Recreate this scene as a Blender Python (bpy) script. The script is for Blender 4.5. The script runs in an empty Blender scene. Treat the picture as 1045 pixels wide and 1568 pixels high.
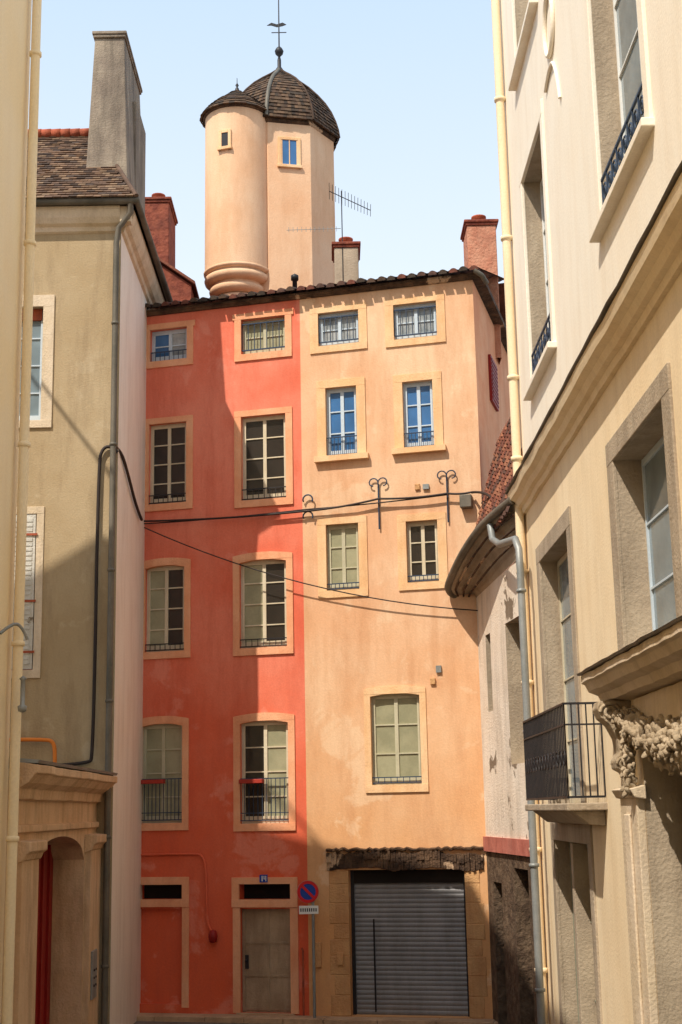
import bpy, math, random
from mathutils import Vector as V, Matrix
random.seed(7)
sc=bpy.context.scene
col=sc.collection
# ------------------------------------------------------------------ camera
f=2130;th=math.radians(12.1);yw=math.radians(0.43)
F=V((math.sin(yw)*math.cos(th),math.cos(yw)*math.cos(th),math.sin(th)))
R0=V((math.cos(yw),-math.sin(yw),0));U0=R0.cross(F)
R=(.9998*R0-.0198*U0).normalized();U=R.cross(F)
cd=bpy.data.cameras.new('camera');cam=bpy.data.objects.new('camera',cd);col.objects.link(cam)
cd.sensor_fit='VERTICAL';cd.sensor_height=36;cd.lens=2130/1568*36;cd.clip_end=3000
M=Matrix((R,U,-F)).transposed().to_4x4();M.translation=V((0,0,3.9));cam.matrix_world=M
sc.camera=cam
# ------------------------------------------------------------------ light
SAZ=math.radians(37);SEL=math.radians(53)   # sun comes from behind-left of the camera
sdir=V((-math.sin(SAZ)*math.cos(SEL),-math.cos(SAZ)*math.cos(SEL),math.sin(SEL)))
sl=bpy.data.lights.new('sun','SUN');sl.energy=5;sl.angle=math.radians(.5);sl.color=(1,.91,.78)
so=bpy.data.objects.new('sun',sl);col.objects.link(so);so.rotation_euler=sdir.to_track_quat('Z','Y').to_euler();so.location=(-10,-10,40)
w=bpy.data.worlds.new('World');sc.world=w;w.use_nodes=True
nt=w.node_tree;bg=nt.nodes['Background'];sk=nt.nodes.new('ShaderNodeTexSky');sk.sky_type='NISHITA';sk.sun_disc=False
sk.sun_elevation=SEL;sk.sun_rotation=math.atan2(sdir.x,sdir.y);sk.air_density=1.0;sk.dust_density=3;sk.ozone_density=1.0
# bright summer haze over the physical sky, denser towards the horizon
tc=nt.nodes.new('ShaderNodeTexCoord');sx=nt.nodes.new('ShaderNodeSeparateXYZ');nt.links.new(tc.outputs['Generated'],sx.inputs[0])
mr=nt.nodes.new('ShaderNodeMapRange');mr.inputs[1].default_value=.34;mr.inputs[2].default_value=.58;mr.inputs[3].default_value=1;mr.inputs[4].default_value=0;nt.links.new(sx.outputs[2],mr.inputs[0])
hz=nt.nodes.new('ShaderNodeMix');hz.data_type='RGBA';hz.inputs[6].default_value=(4.5,5.9,7.6,1);hz.inputs[7].default_value=(6.6,7.3,8.0,1);nt.links.new(mr.outputs[0],hz.inputs[0])
mk=nt.nodes.new('ShaderNodeMix');mk.data_type='RGBA';mk.inputs[0].default_value=.85;nt.links.new(sk.outputs[0],mk.inputs[6]);nt.links.new(hz.outputs[2],mk.inputs[7])
nt.links.new(mk.outputs[2],bg.inputs[0]);bg.inputs[1].default_value=.15
sc.view_settings.view_transform='Standard';sc.view_settings.look='None';sc.view_settings.exposure=0
# ------------------------------------------------------------------ materials
def s2l(c):
    return tuple(((x/255)/12.92 if x/255<=.04045 else ((x/255+.055)/1.055)**2.4) for x in c)+(1,)
def mat(name,base,var=None,stain=None,rough=.85,scale=.7,bump=.25,fine=30,stain_amt=.5,streak=True,metal=0,patch=None,patch_t=.62,patch_w=.02,patch_a=1,spec=.3,zmix=None):
    m=bpy.data.materials.new(name);m.use_nodes=True;t=m.node_tree;n=t.nodes;l=t.links
    b=n['Principled BSDF'];b.inputs['Roughness'].default_value=rough;b.inputs['Metallic'].default_value=metal
    b.inputs['Specular IOR Level'].default_value=spec
    tc=n.new('ShaderNodeTexCoord')
    n1=n.new('ShaderNodeTexNoise');n1.inputs['Scale'].default_value=scale;n1.inputs['Detail'].default_value=9;n1.inputs['Roughness'].default_value=.62
    l.new(tc.outputs['Object'],n1.inputs['Vector'])
    r1=n.new('ShaderNodeMapRange');r1.inputs[1].default_value=.38;r1.inputs[2].default_value=.62;l.new(n1.outputs['Fac'],r1.inputs[0])
    mx=n.new('ShaderNodeMix');mx.data_type='RGBA';mx.inputs[6].default_value=s2l(base);mx.inputs[7].default_value=s2l(var or base)
    l.new(r1.outputs[0],mx.inputs[0]);out=mx.outputs[2]
    if zmix:  # lower facade's shade put into a deeper plaster colour, along with paint fade
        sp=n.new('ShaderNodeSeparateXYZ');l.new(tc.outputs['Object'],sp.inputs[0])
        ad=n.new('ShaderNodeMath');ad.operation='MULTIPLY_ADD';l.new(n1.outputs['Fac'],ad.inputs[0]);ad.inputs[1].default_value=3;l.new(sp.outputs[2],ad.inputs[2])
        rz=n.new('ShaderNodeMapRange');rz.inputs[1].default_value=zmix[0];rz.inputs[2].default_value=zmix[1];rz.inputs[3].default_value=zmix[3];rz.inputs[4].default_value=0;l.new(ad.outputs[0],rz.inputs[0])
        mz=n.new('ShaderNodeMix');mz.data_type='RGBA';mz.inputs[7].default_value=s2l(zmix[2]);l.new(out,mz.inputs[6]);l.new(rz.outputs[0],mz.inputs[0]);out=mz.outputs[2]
    if patch:
        n3=n.new('ShaderNodeTexNoise');n3.inputs['Scale'].default_value=1.1;n3.inputs['Detail'].default_value=12;n3.inputs['Roughness'].default_value=.6;n3.inputs['Distortion'].default_value=.4
        mp=n.new('ShaderNodeMapping');mp.inputs['Location'].default_value=(11,2,5);l.new(tc.outputs['Object'],mp.inputs[0]);l.new(mp.outputs[0],n3.inputs['Vector'])
        r3=n.new('ShaderNodeMapRange');r3.inputs[1].default_value=patch_t;r3.inputs[2].default_value=patch_t+patch_w;r3.inputs[4].default_value=patch_a;l.new(n3.outputs['Fac'],r3.inputs[0])
        m3=n.new('ShaderNodeMix');m3.data_type='RGBA';m3.inputs[7].default_value=s2l(patch);l.new(out,m3.inputs[6]);l.new(r3.outputs[0],m3.inputs[0]);out=m3.outputs[2]
    if stain:
        mp=n.new('ShaderNodeMapping');mp.inputs['Scale'].default_value=(1,1,.18 if streak else 1);mp.inputs['Location'].default_value=(3,7,2)
        l.new(tc.outputs['Object'],mp.inputs[0])
        n2=n.new('ShaderNodeTexNoise');n2.inputs['Scale'].default_value=2.6;n2.inputs['Detail'].default_value=10;n2.inputs['Roughness'].default_value=.7;l.new(mp.outputs[0],n2.inputs['Vector'])
        r2=n.new('ShaderNodeMapRange');r2.inputs[1].default_value=.46;r2.inputs[2].default_value=.74;r2.inputs[4].default_value=stain_amt;l.new(n2.outputs['Fac'],r2.inputs[0])
        m2=n.new('ShaderNodeMix');m2.data_type='RGBA';m2.inputs[7].default_value=s2l(stain);l.new(out,m2.inputs[6]);l.new(r2.outputs[0],m2.inputs[0]);out=m2.outputs[2]
    nf=n.new('ShaderNodeTexNoise');nf.inputs['Scale'].default_value=fine;nf.inputs['Detail'].default_value=6;l.new(tc.outputs['Object'],nf.inputs['Vector'])
    r4=n.new('ShaderNodeMapRange');r4.inputs[3].default_value=.88;r4.inputs[4].default_value=1.1;l.new(nf.outputs['Fac'],r4.inputs[0])
    mm=n.new('ShaderNodeMix');mm.data_type='RGBA';mm.blend_type='MULTIPLY';mm.inputs[0].default_value=1
    l.new(out,mm.inputs[6]);l.new(r4.outputs[0],mm.inputs[7]);l.new(mm.outputs[2],b.inputs['Base Color'])
    if bump:
        ad=n.new('ShaderNodeMath');ad.operation='ADD';l.new(nf.outputs['Fac'],ad.inputs[0])
        ml=n.new('ShaderNodeMath');ml.operation='MULTIPLY';ml.inputs[1].default_value=2.5;l.new(n1.outputs['Fac'],ml.inputs[0]);l.new(ml.outputs[0],ad.inputs[1])
        bp=n.new('ShaderNodeBump');bp.inputs['Strength'].default_value=bump;bp.inputs['Distance'].default_value=.03;l.new(ad.outputs[0],bp.inputs['Height']);l.new(bp.outputs[0],b.inputs['Normal'])
    return m
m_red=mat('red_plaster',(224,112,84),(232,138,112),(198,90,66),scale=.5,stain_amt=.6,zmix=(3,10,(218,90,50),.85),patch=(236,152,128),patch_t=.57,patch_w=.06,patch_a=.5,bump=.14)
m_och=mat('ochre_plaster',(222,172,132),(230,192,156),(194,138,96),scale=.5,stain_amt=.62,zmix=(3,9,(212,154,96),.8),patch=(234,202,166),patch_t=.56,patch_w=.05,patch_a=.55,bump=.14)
m_sur=mat('cream_surround',(230,184,134),(236,198,154),(200,146,100),scale=1.5,stain_amt=.6)
m_sur_r=mat('orange_surround',(230,158,116),(236,176,136),(200,124,88),scale=1.5,stain_amt=.5)
m_stone=mat('ochre_stone',(208,162,112),(196,144,96),(150,110,76),scale=1.8,stain_amt=.6,bump=.5)
m_grey=mat('grey_render',(172,150,116),(184,164,132),(122,100,74),scale=.5,stain_amt=.6,patch=(194,176,146),patch_t=.58,patch_w=.05,patch_a=.5)
m_white=mat('white_render',(238,224,210),(240,230,218),(190,172,156),scale=.6,stain_amt=.45)
m_cream=mat('cream_render',(244,222,180),(244,226,192),(228,202,160),scale=.5,stain_amt=.3,bump=.12)
m_rw=mat('warm_white_render',(244,232,212),(244,235,218),(224,206,180),scale=.4,stain_amt=.45,bump=.12)
m_rl=mat('lower_cream_render',(238,214,176),(240,220,186),(206,180,142),scale=.4,stain_amt=.5,bump=.16)
m_trim=mat('pale_stone_trim',(210,190,160),(220,202,178),(146,124,96),scale=1.2,stain_amt=.55,bump=.35)
m_carve=mat('carved_stone',(186,168,142),(166,148,122),(108,90,68),scale=4,stain_amt=.7,bump=.6,streak=False)
m_grst=mat('grey_stone',(164,148,128),(180,164,142),(114,100,82),scale=1.6,stain_amt=.6,bump=.4)
m_tower=mat('tower_render',(226,178,138),(232,194,158),(198,148,108),scale=.5,stain_amt=.5)
m_port=mat('portal_stone',(208,172,134),(222,190,154),(128,98,74),scale=1,stain_amt=.6,bump=.4)
m_low=mat('peeling_white_render',(236,224,208),(228,212,192),(150,136,120),scale=.8,stain_amt=.6,patch=(128,112,94),patch_t=.6,bump=.5)
m_rubble=mat('rubble_wall',(120,100,80),(84,66,52),(58,46,38),scale=5,stain_amt=.7,bump=1,fine=14)
m_beam=mat('weathered_beam',(104,80,60),(60,44,34),(34,26,22),scale=3,bump=1,fine=18,streak=False,patch=(190,160,130),patch_t=.6)
m_asph=mat('asphalt',(128,116,104),(112,102,92),(84,76,70),scale=1.5,bump=.4,fine=60,streak=False)
m_pave=mat('paving_stone',(200,164,130),(180,146,114),(130,104,82),scale=2,bump=.4,streak=False)
m_zinc=mat('zinc',(158,160,158),(136,140,138),(100,100,98),rough=.5,metal=.3,bump=.08,scale=2)
m_zincd=mat('dark_zinc',(118,110,98),(96,92,82),(64,60,50),rough=.6,metal=.2,bump=.1,scale=2)
m_iron=mat('black_iron',(34,34,38),(46,44,46),rough=.5,bump=.1)
m_bluei=mat('blue_grey_iron',(44,58,78),(54,70,92),rough=.5,bump=.1)
m_pale=mat('pale_green_wood',(186,180,150),(196,190,162),(150,144,122),rough=.6,bump=.1,scale=2)
m_fr=mat('cream_wood',(206,192,162),(214,202,176),(160,148,124),rough=.55,bump=.1,scale=3)
m_wf=mat('blue_white_wood',(190,204,214),(200,212,222),rough=.5,bump=.08)
m_palep=mat('pale_curtain_pane',(166,162,132),(146,144,116),rough=.2,bump=0,scale=2,spec=.6)
m_wpane=mat('white_curtain_pane',(174,176,174),(120,128,130),rough=.2,bump=0,scale=3,spec=.6)
m_door=mat('grey_weathered_door',(178,154,126),(156,132,106),(112,90,72),scale=2,bump=.35,stain_amt=.75)
m_reddoor=mat('dark_red_paint',(150,28,24),(134,24,20),(90,20,18),rough=.5,bump=.1)
m_roll=mat('roller_shutter_steel',(130,130,132),(142,142,144),(96,94,94),rough=.5,metal=.2,bump=.05,scale=1)
m_shut=mat('peeling_shutter_paint',(216,214,206),(200,196,186),(140,132,120),scale=3,patch=(140,126,106),patch_t=.6,bump=.3)
m_brick=mat('brick_red',(150,82,60),(120,60,46),(80,46,38),scale=5,bump=.6,fine=16,streak=False)
m_brick2=mat('brick_pale',(204,148,120),(188,124,98),(150,100,80),scale=4,bump=.6,fine=16,streak=False)
m_chim=mat('chimney_render',(134,120,106),(156,142,124),(66,58,50),scale=1.2,stain_amt=.9,bump=.5)
m_terra=mat('terracotta',(184,96,66),(150,74,52),(100,60,46),scale=4,bump=.3)
m_white_p=mat('white_paint',(232,232,228),(226,226,222),rough=.45,bump=0)
m_blue_p=mat('sign_blue',(20,60,150),(22,64,156),rough=.4,bump=0)
m_red_p=mat('sign_red',(206,24,30),(200,22,28),rough=.4,bump=0)
m_flower=mat('red_planter',(178,60,44),(150,46,36),rough=.6,bump=.1)
m_conduit=mat('black_conduit',(44,36,34),(54,44,40),rough=.6,bump=.05)
m_int=mat('dark_interior',(40,34,30),(28,24,22),bump=0)
m_green=mat('green_grey_door',(146,148,130),(134,136,120),(104,102,92),rough=.6,bump=.1)
slate=[mat('slate_%d'%i,c,tuple(int(x*.8) for x in c),scale=6,bump=.4,fine=40) for i,c in enumerate([(108,84,68),(130,102,80),(88,72,62),(144,118,94)])]
dslate=[mat('dome_shingle_%d'%i,c,tuple(int(x*.8) for x in c),scale=6,bump=.4,fine=40) for i,c in enumerate([(84,64,50),(96,76,58),(68,56,46),(108,84,64)])]
tiles=[mat('clay_tile_%d'%i,c,tuple(int(x*.75) for x in c),scale=6,bump=.4,fine=30) for i,c in enumerate([(140,84,64),(116,68,54),(92,66,56),(158,104,78)])]
def glass(name,c,rough=.06):
    m=bpy.data.materials.new(name);m.use_nodes=True;t=m.node_tree;b=t.nodes['Principled BSDF']
    tc=t.nodes.new('ShaderNodeTexCoord');n1=t.nodes.new('ShaderNodeTexNoise');n1.inputs['Scale'].default_value=2.2;t.links.new(tc.outputs['Object'],n1.inputs['Vector'])
    mx=t.nodes.new('ShaderNodeMix');mx.data_type='RGBA';mx.inputs[6].default_value=s2l(c);mx.inputs[7].default_value=s2l(tuple(min(255,int(x*1.5)+6) for x in c))
    t.links.new(n1.outputs['Fac'],mx.inputs[0]);t.links.new(mx.outputs[2],b.inputs['Base Color'])
    b.inputs['Roughness'].default_value=rough;b.inputs['Specular IOR Level'].default_value=.6
    bp=t.nodes.new('ShaderNodeBump');bp.inputs['Strength'].default_value=.08;bp.inputs['Distance'].default_value=.05;t.links.new(n1.outputs['Fac'],bp.inputs['Height']);t.links.new(bp.outputs[0],b.inputs['Normal'])
    return m
g_dark=glass('dark_glass',(34,30,27));g_blue=glass('blue_glass',(44,80,118));g_grey=glass('grey_glass',(92,104,110))  # blue panes: sky reflection painted into the glass base colour
# ------------------------------------------------------------------ mesh helpers
def empty(name):
    e=bpy.data.objects.new(name,None);col.objects.link(e);return e
class B:
    def __init__(s): s.v=[];s.f=[];s.mi=[];s.sm=[]
    def add(s,vs,fs,mi=0,sm=False):
        o=len(s.v);s.v+= [tuple(x) for x in vs];s.f+=[tuple(i+o for i in q) for q in fs];s.mi+=[mi]*len(fs);s.sm+=[sm]*len(fs);return s
    def quad(s,a,b,c,d,mi=0): return s.add([a,b,c,d],[(0,1,2,3)],mi)
    def box(s,fr,s0,s1,d0,d1,z0,z1,mi=0):
        p=[fr(a,b,c) for c in (z0,z1) for b in (d0,d1) for a in (s0,s1)]
        return s.add(p,[(0,1,3,2),(4,6,7,5),(0,4,5,1),(2,3,7,6),(0,2,6,4),(1,5,7,3)],mi)
    def prism(s,fr,poly,d0,d1,mi=0):
        n=len(poly);p=[fr(a,d0,z) for a,z in poly]+[fr(a,d1,z) for a,z in poly]
        return s.add(p,[tuple(range(n)),tuple(range(2*n-1,n-1,-1))]+[(i,(i+1)%n,(i+1)%n+n,i+n) for i in range(n)],mi)
    def extr(s,fr,prof,s0,s1,mi=0,n=1,jit=0):
        k=len(prof);vs=[]
        for i in range(n+1):
            a=s0+(s1-s0)*i/n;j=random.uniform(-jit,jit)
            vs+=[fr(a,d+(j if d>.02 else 0),z+j) for d,z in prof]
        fs=[tuple(range(k)),tuple(range((n+1)*k-1,n*k-1,-1))]
        for i in range(n):
            for q in range(k): fs.append((i*k+q,i*k+(q+1)%k,(i+1)*k+(q+1)%k,(i+1)*k+q))
        return s.add(vs,fs,mi)
    def rev(s,c,prof,n=32,mi=0,sm=True,ph=0,a0=0,a1=2*math.pi,rnd=0,axis='z'):
        vs=[];full=abs(a1-a0-2*math.pi)<1e-6;m=n if full else n+1
        for r,z in prof:
            for i in range(m):
                a=a0+ph+(a1-a0)*i/n
                vs.append(V(c)+(V((r*math.cos(a),r*math.sin(a),z)) if axis=='z' else (V((r*math.cos(a),z,r*math.sin(a))) if axis=='y' else V((z,r*math.cos(a),r*math.sin(a))))))
        o=len(s.v);s.v+=[tuple(x) for x in vs]
        for j in range(len(prof)-1):
            for i in range(n):
                i2=(i+1)%m
                s.f.append((o+j*m+i,o+j*m+i2,o+(j+1)*m+i2,o+(j+1)*m+i));s.mi.append(random.randrange(rnd) if rnd else mi);s.sm.append(sm)
        return s
    def obj(s,name,parent,mats,bevel=0,sub=0):
        if not isinstance(mats,(list,tuple)): mats=[mats]
        me=bpy.data.meshes.new(name);me.from_pydata(s.v,[],s.f);me.update()
        for m in mats: me.materials.append(m)
        for p,i,q in zip(me.polygons,s.mi,s.sm): p.material_index=i;p.use_smooth=q
        import bmesh
        if not getattr(s,'keep',False):
            bm=bmesh.new();bm.from_mesh(me);bmesh.ops.recalc_face_normals(bm,faces=bm.faces);bm.to_mesh(me);bm.free()
        ob=bpy.data.objects.new(name,me);col.objects.link(ob)
        if parent: ob.parent=parent
        if bevel:
            md=ob.modifiers.new('b','BEVEL');md.width=bevel;md.segments=2;md.limit_method='ANGLE'
        return ob
def frame(O,u,wn):
    O=V(O);u=V(u);wn=V(wn)
    return lambda s,d,z: O+u*s+wn*d+V((0,0,z))
def tube(name,parent,pts,r,m,cyc=False,smooth=False):
    cu=bpy.data.curves.new(name,'CURVE');cu.dimensions='3D';cu.bevel_depth=r;cu.bevel_resolution=3;cu.use_fill_caps=True
    sp=cu.splines.new('NURBS' if smooth else 'POLY');sp.points.add(len(pts)-1)
    for p,q in zip(sp.points,pts): p.co=(*q,1)
    if smooth: sp.use_endpoint_u=True;sp.order_u=3
    sp.use_cyclic_u=cyc;cu.materials.append(m)
    ob=bpy.data.objects.new(name,cu);col.objects.link(ob)
    if parent: ob.parent=parent
    return ob
def wall(fr,s0,s1,z0,z1,holes,depth,b,mi=0,rmi=None,zfun=None):
    ss=sorted({s0,s1}|{h[i] for h in holes for i in (0,1)});zs=sorted({z0,z1}|{h[i] for h in holes for i in (2,3)})
    ss=[x for x in ss if s0<=x<=s1];zs=[x for x in zs if z0<=x<=z1]
    for i in range(len(ss)-1):
        for j in range(len(zs)-1):
            cs=(ss[i]+ss[i+1])/2;cz=(zs[j]+zs[j+1])/2
            if any(h[0]<cs<h[1] and h[2]<cz<h[3] for h in holes): continue
            b.quad(fr(ss[i],0,zs[j]),fr(ss[i+1],0,zs[j]),fr(ss[i+1],0,zs[j+1]),fr(ss[i],0,zs[j+1]),mi)
    r=mi if rmi is None else rmi
    for h in holes:
        a,c,e,g=h[:4];D=-(h[4] if len(h)>4 else depth)
        b.quad(fr(a,0,e),fr(a,D,e),fr(a,D,g),fr(a,0,g),r);b.quad(fr(c,0,e),fr(c,D,e),fr(c,D,g),fr(c,0,g),r)
        b.quad(fr(a,0,e),fr(c,0,e),fr(c,D,e),fr(a,D,e),r);b.quad(fr(a,0,g),fr(c,0,g),fr(c,D,g),fr(a,D,g),r)
def surround(b,fr,s0,s1,z0,z1,wd=.16,pr=.035,arch=0,sill=0,mi=0,head=None,ear=0,smi=None,sth=.13):
    i=.004;hd=head or wd
    b.box(fr,s0-wd,s0+i,-.02,pr,z0-.0,z1+i,mi);b.box(fr,s1-i,s1+wd,-.02,pr,z0,z1+i,mi)
    n=8
    P=[(s0-wd-ear,z1-i),(s1+wd+ear,z1-i)]+[(s1+wd+ear-(s1-s0+2*wd+2*ear)*k/n,z1+hd+arch*(1-(2*k/n-1)**2)) for k in range(n+1)]
    b.prism(fr,P,-.02,pr+.003,mi)
    if arch:
        k=6;c=arch*.9
        for sgn in (0,1):
            Q=[((s0 if not sgn else s1),z1+i)]+[((s0+(s1-s0)*.5*t/k if not sgn else s1-(s1-s0)*.5*t/k),z1-c*(1-t/k)**2) for t in range(k+1)]
            b.prism(fr,Q,-.12,pr-.002,mi)
    if sill:
        b.box(fr,s0-wd-.05,s1+wd+.05,-.05,sill,z0-sth,z0+.004,mi if smi is None else smi)
    else: b.box(fr,s0-wd,s1+wd,-.02,pr+.01,z0-.14,z0+.004,mi)
def window(P,fr,s0,s1,z0,z1,dep,L='dark',Rr='dark',rows=4,fm=None,transom=0):
    fm=fm or m_fr;pm={'dark':g_dark,'pale':m_palep,'blue':g_blue,'white':m_wpane,'grey':g_grey}
    d=-dep+.1;mid=(s0+s1)/2;fw=.04
    b=B();bx=b.box
    bx(fr,s0,s0+fw,d-.06,d,z0,z1);bx(fr,s1-fw,s1,d-.06,d,z0,z1);bx(fr,s0+fw,s1-fw,d-.06,d-.002,z1-fw,z1);bx(fr,s0+fw,s1-fw,d-.06,d-.002,z0,z0+fw)
    for (a,c,ty) in ((s0+fw,mid,L),(mid,s1-fw,Rr)):
        dd=d+.012;st=.035
        bx(fr,a,a+st,dd-.04,dd,z0+fw,z1-fw);bx(fr,c-st,c,dd-.04,dd,z0+fw,z1-fw)
        H=z1-z0-2*fw
        for k in range(rows+1):
            zz=z0+fw+H*k/rows;hw=.024 if k not in(0,rows) else .05
            lo=max(z0+fw,zz-hw/2);hi=min(z1-fw,zz+hw/2)
            if k==0: hi=lo+hw+.05
            if k==rows: lo=hi-hw
            bx(fr,a+st,c-st,dd-.035,dd-.004,lo,hi)
    b.obj('window_frame',P,fm)
    for (a,c,ty) in ((s0+fw,mid,L),(mid,s1-fw,Rr)):
        g=B();g.box(fr,a+.01,c-.01,d-.05,d-.015,z0+fw,z1-fw);g.obj('window_pane',P,pm[ty])
    k=B();k.box(fr,s0-.3,s1+.3,-dep-.4,-dep-.36,z0-.3,z1+.3);k.obj('room_back',P,m_int)
def railing(P,fr,s0,s1,z0,z1,d,n,m=m_iron,mid=None,t=.01,name='railing'):
    b=B();b.box(fr,s0,s1,d-t,d+t,z1-t,z1+t);b.box(fr,s0,s1,d-t,d+t,z0-t,z0+t)
    if mid: b.box(fr,s0,s1,d-t*.8,d+t*.8,mid-t*.8,mid+t*.8)
    for i in range(n+1):
        s=s0+(s1-s0)*i/n;b.box(fr,s-t*.6,s+t*.6,d-t*.6,d+t*.6,z0,z1)
    return b.obj(name,P,m)
# ================================================================== central facade
a=math.radians(15);T=V((math.cos(a),-math.sin(a),0));NB=V((math.sin(a),math.cos(a),0))
ff=frame((0,27,0),T,-NB)
red=empty('red_townhouse');och=empty('ochre_townhouse')
SB=-.585;ZT=14.22
RW=dict(A1=(-3.89,-3.05,13.2,13.91),A2=(-1.86,-.9,13.15,13.92),B1=(-3.89,-3.05,10.12,11.84),B2=(-1.87,-.91,10.05,11.82),
 C1=(-3.94,-3.08,7.08,8.84),C2=(-1.92,-.93,7.06,8.83),D1=(-3.99,-3.11,3.72,5.65),D2=(-1.92,-.93,3.68,5.64))
OW=dict(A3=(-.2,.66,13.15,13.87),A4=(1.38,2.27,13.12,13.87),B3=(-.07,.58,10.82,12.26),B4=(1.52,2.14,10.85,12.23),C3=(-.11,.56,8.11,9.44),C4=(1.51,2.14,8.17,9.39),D3=(.71,1.68,4.35,6.06))
rh=[v+(.22,) for v in RW.values()]+[(-4.02,-3.1,2.28,2.56,.3),(-4.02,-3.12,.35,2.1,.1),(-1.95,-.92,2.27,2.56,.3),(-1.93,-.93,.22,2.1,.18)]
oh=[v+(.2,) for v in OW.values()]+[(.21,2.42,.2,2.8,.3)]
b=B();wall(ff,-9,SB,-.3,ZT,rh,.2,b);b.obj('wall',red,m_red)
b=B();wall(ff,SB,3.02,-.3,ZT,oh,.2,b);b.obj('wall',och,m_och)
fr_side=frame(ff(3.02,0,0),NB,T)
b=B();wall(fr_side,0,9,-.3,ZT,[],.2,b);b.obj('side_wall',och,m_sur_r)
b=B();b.box(fr_side,1.7,2.6,.0,.06,12.2,13.2)
for i in range(10): b.box(fr_side,1.75,2.55,.06,.075,12.26+i*.092,12.31+i*.092)
b.obj('red_shutter',och,m_reddoor)
b=B()
for k,v in RW.items():
    if k[0]=='A': surround(b,ff,*v,wd=.14,arch=0,head=.12,ear=.04,pr=.025)
    elif k[0]=='B': surround(b,ff,*v,wd=.14,arch=0,head=.12,pr=.028)
    else: surround(b,ff,*v,wd=.13,arch=.06,head=.09,pr=.028)
surround(b,ff,-4.02,-3.1,2.28,2.56,wd=.14);surround(b,ff,-1.95,-.92,2.27,2.56,wd=.14,arch=0,head=.12)
b.box(ff,-3.1,-2.96,-.02,.03,.3,2.13);b.box(ff,-2.07,-1.93+.004,-.02,.03,.22,2.12);b.box(ff,-.934,-.78,-.02,.03,.22,2.12)
b.obj('window_surrounds',red,m_sur_r,bevel=.006)
b=B()
for k,v in OW.items():
    if k=='D3': surround(b,ff,*v,wd=.12,arch=.05,head=.09,pr=.025)
    elif k in('B3','B4'): surround(b,ff,*v,wd=.18,head=.15,sill=.12,sth=.11,pr=.025)
    else: surround(b,ff,*v,wd=.17,head=.13,pr=.022)
b.obj('window_surrounds',och,m_sur,bevel=.006)
window(red,ff,*RW['A1'],.22,'blue','white',2,m_wf);railing(red,ff,-3.88,-3.06,13.22,13.42,-.05,8,m_bluei)
for k in('A2',): window(red,ff,*RW[k],.22,'pale','pale',2,m_pale)
window(red,ff,*RW['B1'],.2,'dark','dark',4);window(red,ff,*RW['B2'],.2,'dark','dark',4)
window(red,ff,*RW['C1'],.2,'pale','dark',4);window(red,ff,*RW['C2'],.2,'pale','dark',4)
window(red,ff,*RW['D1'],.2,'pale','pale',4,m_pale);window(red,ff,*RW['D2'],.2,'dark','pale',4)
for k in('A3','A4'): window(och,ff,*OW[k],.2,'white','white',2,m_wf)
for k in('B3','B4'): window(och,ff,*OW[k],.2,'blue','blue',3,m_wf)
window(och,ff,*OW['C3'],.2,'pale','pale',3,m_pale);window(och,ff,*OW['C4'],.2,'dark','dark',3);window(och,ff,*OW['D3'],.2,'pale','pale',3,m_pale)
for P,k,v in((red,'A2',RW['A2']),(och,'A3',OW['A3']),(och,'A4',OW['A4'])): railing(P,ff,v[0]+.01,v[1]-.01,v[2]+.1,v[3]-.1,-.04,7,m_bluei,t=.013,name='window_bars')
for P,k,v,h in((red,'B1',RW['B1'],.2),(red,'B2',RW['B2'],.24),(red,'C1',RW['C1'],.16),(red,'C2',RW['C2'],.18),(och,'B3',OW['B3'],.4),(och,'B4',OW['B4'],.32),(och,'C3',OW['C3'],.14),(och,'C4',OW['C4'],.14),(och,'D3',OW['D3'],.14)):
    railing(P,ff,v[0],v[1],v[2]+.04,v[2]+h,-.03,8,m_iron if P==red else m_bluei)
for k in('D1','D2'):
    v=RW[k];railing(red,ff,v[0],v[1],v[2]+.06,v[2]+.85,.0,11,m_bluei,mid=v[2]+.2)
    b=B();x=(v[0]+.02) if k=='D2' else v[0]+.05;b.box(ff,x,x+.48,.01,.16,v[2]+.76,v[2]+.84);b.obj('planter',red,m_flower,bevel=.01)
# ground floor red
b=B();b.box(ff,-4.02,-3.12,-.14,-.1,.35,2.1);b.obj('red_panel',red,m_red)
b=B();b.box(ff,-4.1,-3.05,-.5,-.32,2.2,2.7);b.box(ff,-2,-.85,-.4,-.3,2.2,2.6);b.obj('transom_dark',red,m_int)
b=B();b.box(ff,-1.93,-.93,-.17,-.12,.22,2.1)
for x in(-1.91,-1.43,-.99): b.box(ff,x,x+.04,-.14,-.1,.24,2.08)
for x in range(4): b.box(ff,-1.9,-.95,-.14,-.105,.26+x*.6,.3+x*.6)
b.obj('entrance_door',red,m_door)
b=B();b.rev(ff(-1.84,-.08,1.15),[(0,-.02),(.025,-.02),(.025,.02),(0,.02)],10);b.box(ff,-1.87,-1.8,-.115,-.1,1.0,1.25);b.obj('door_handle',red,m_iron)
b=B();b.box(ff,-2.0,-.86,-.02,.06,.13,.225);b.obj('door_step',red,m_pave,bevel=.01)
b=B();b.box(ff,-1.52,-1.36,.05,.062,2.59,2.73);b.obj('house_number_plate',red,m_blue_p)
b=B();b.box(ff,-1.475,-1.455,.062,.067,2.61,2.71);b.box(ff,-1.435,-1.42,.062,.067,2.65,2.71);b.box(ff,-1.4,-1.385,.062,.067,2.61,2.71);b.box(ff,-1.435,-1.385,.062,.066,2.645,2.658);b.obj('house_number_digits',red,m_white_p)
tube('conduit',red,[ff(-4.1,.03,3.12),ff(-2.9,.03,3.14),ff(-2.62,.03,3.1),ff(-2.6,.03,2.2),ff(-2.58,.03,1.75),ff(-2.42,.06,1.62)],.022,m_red,smooth=True)
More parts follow.
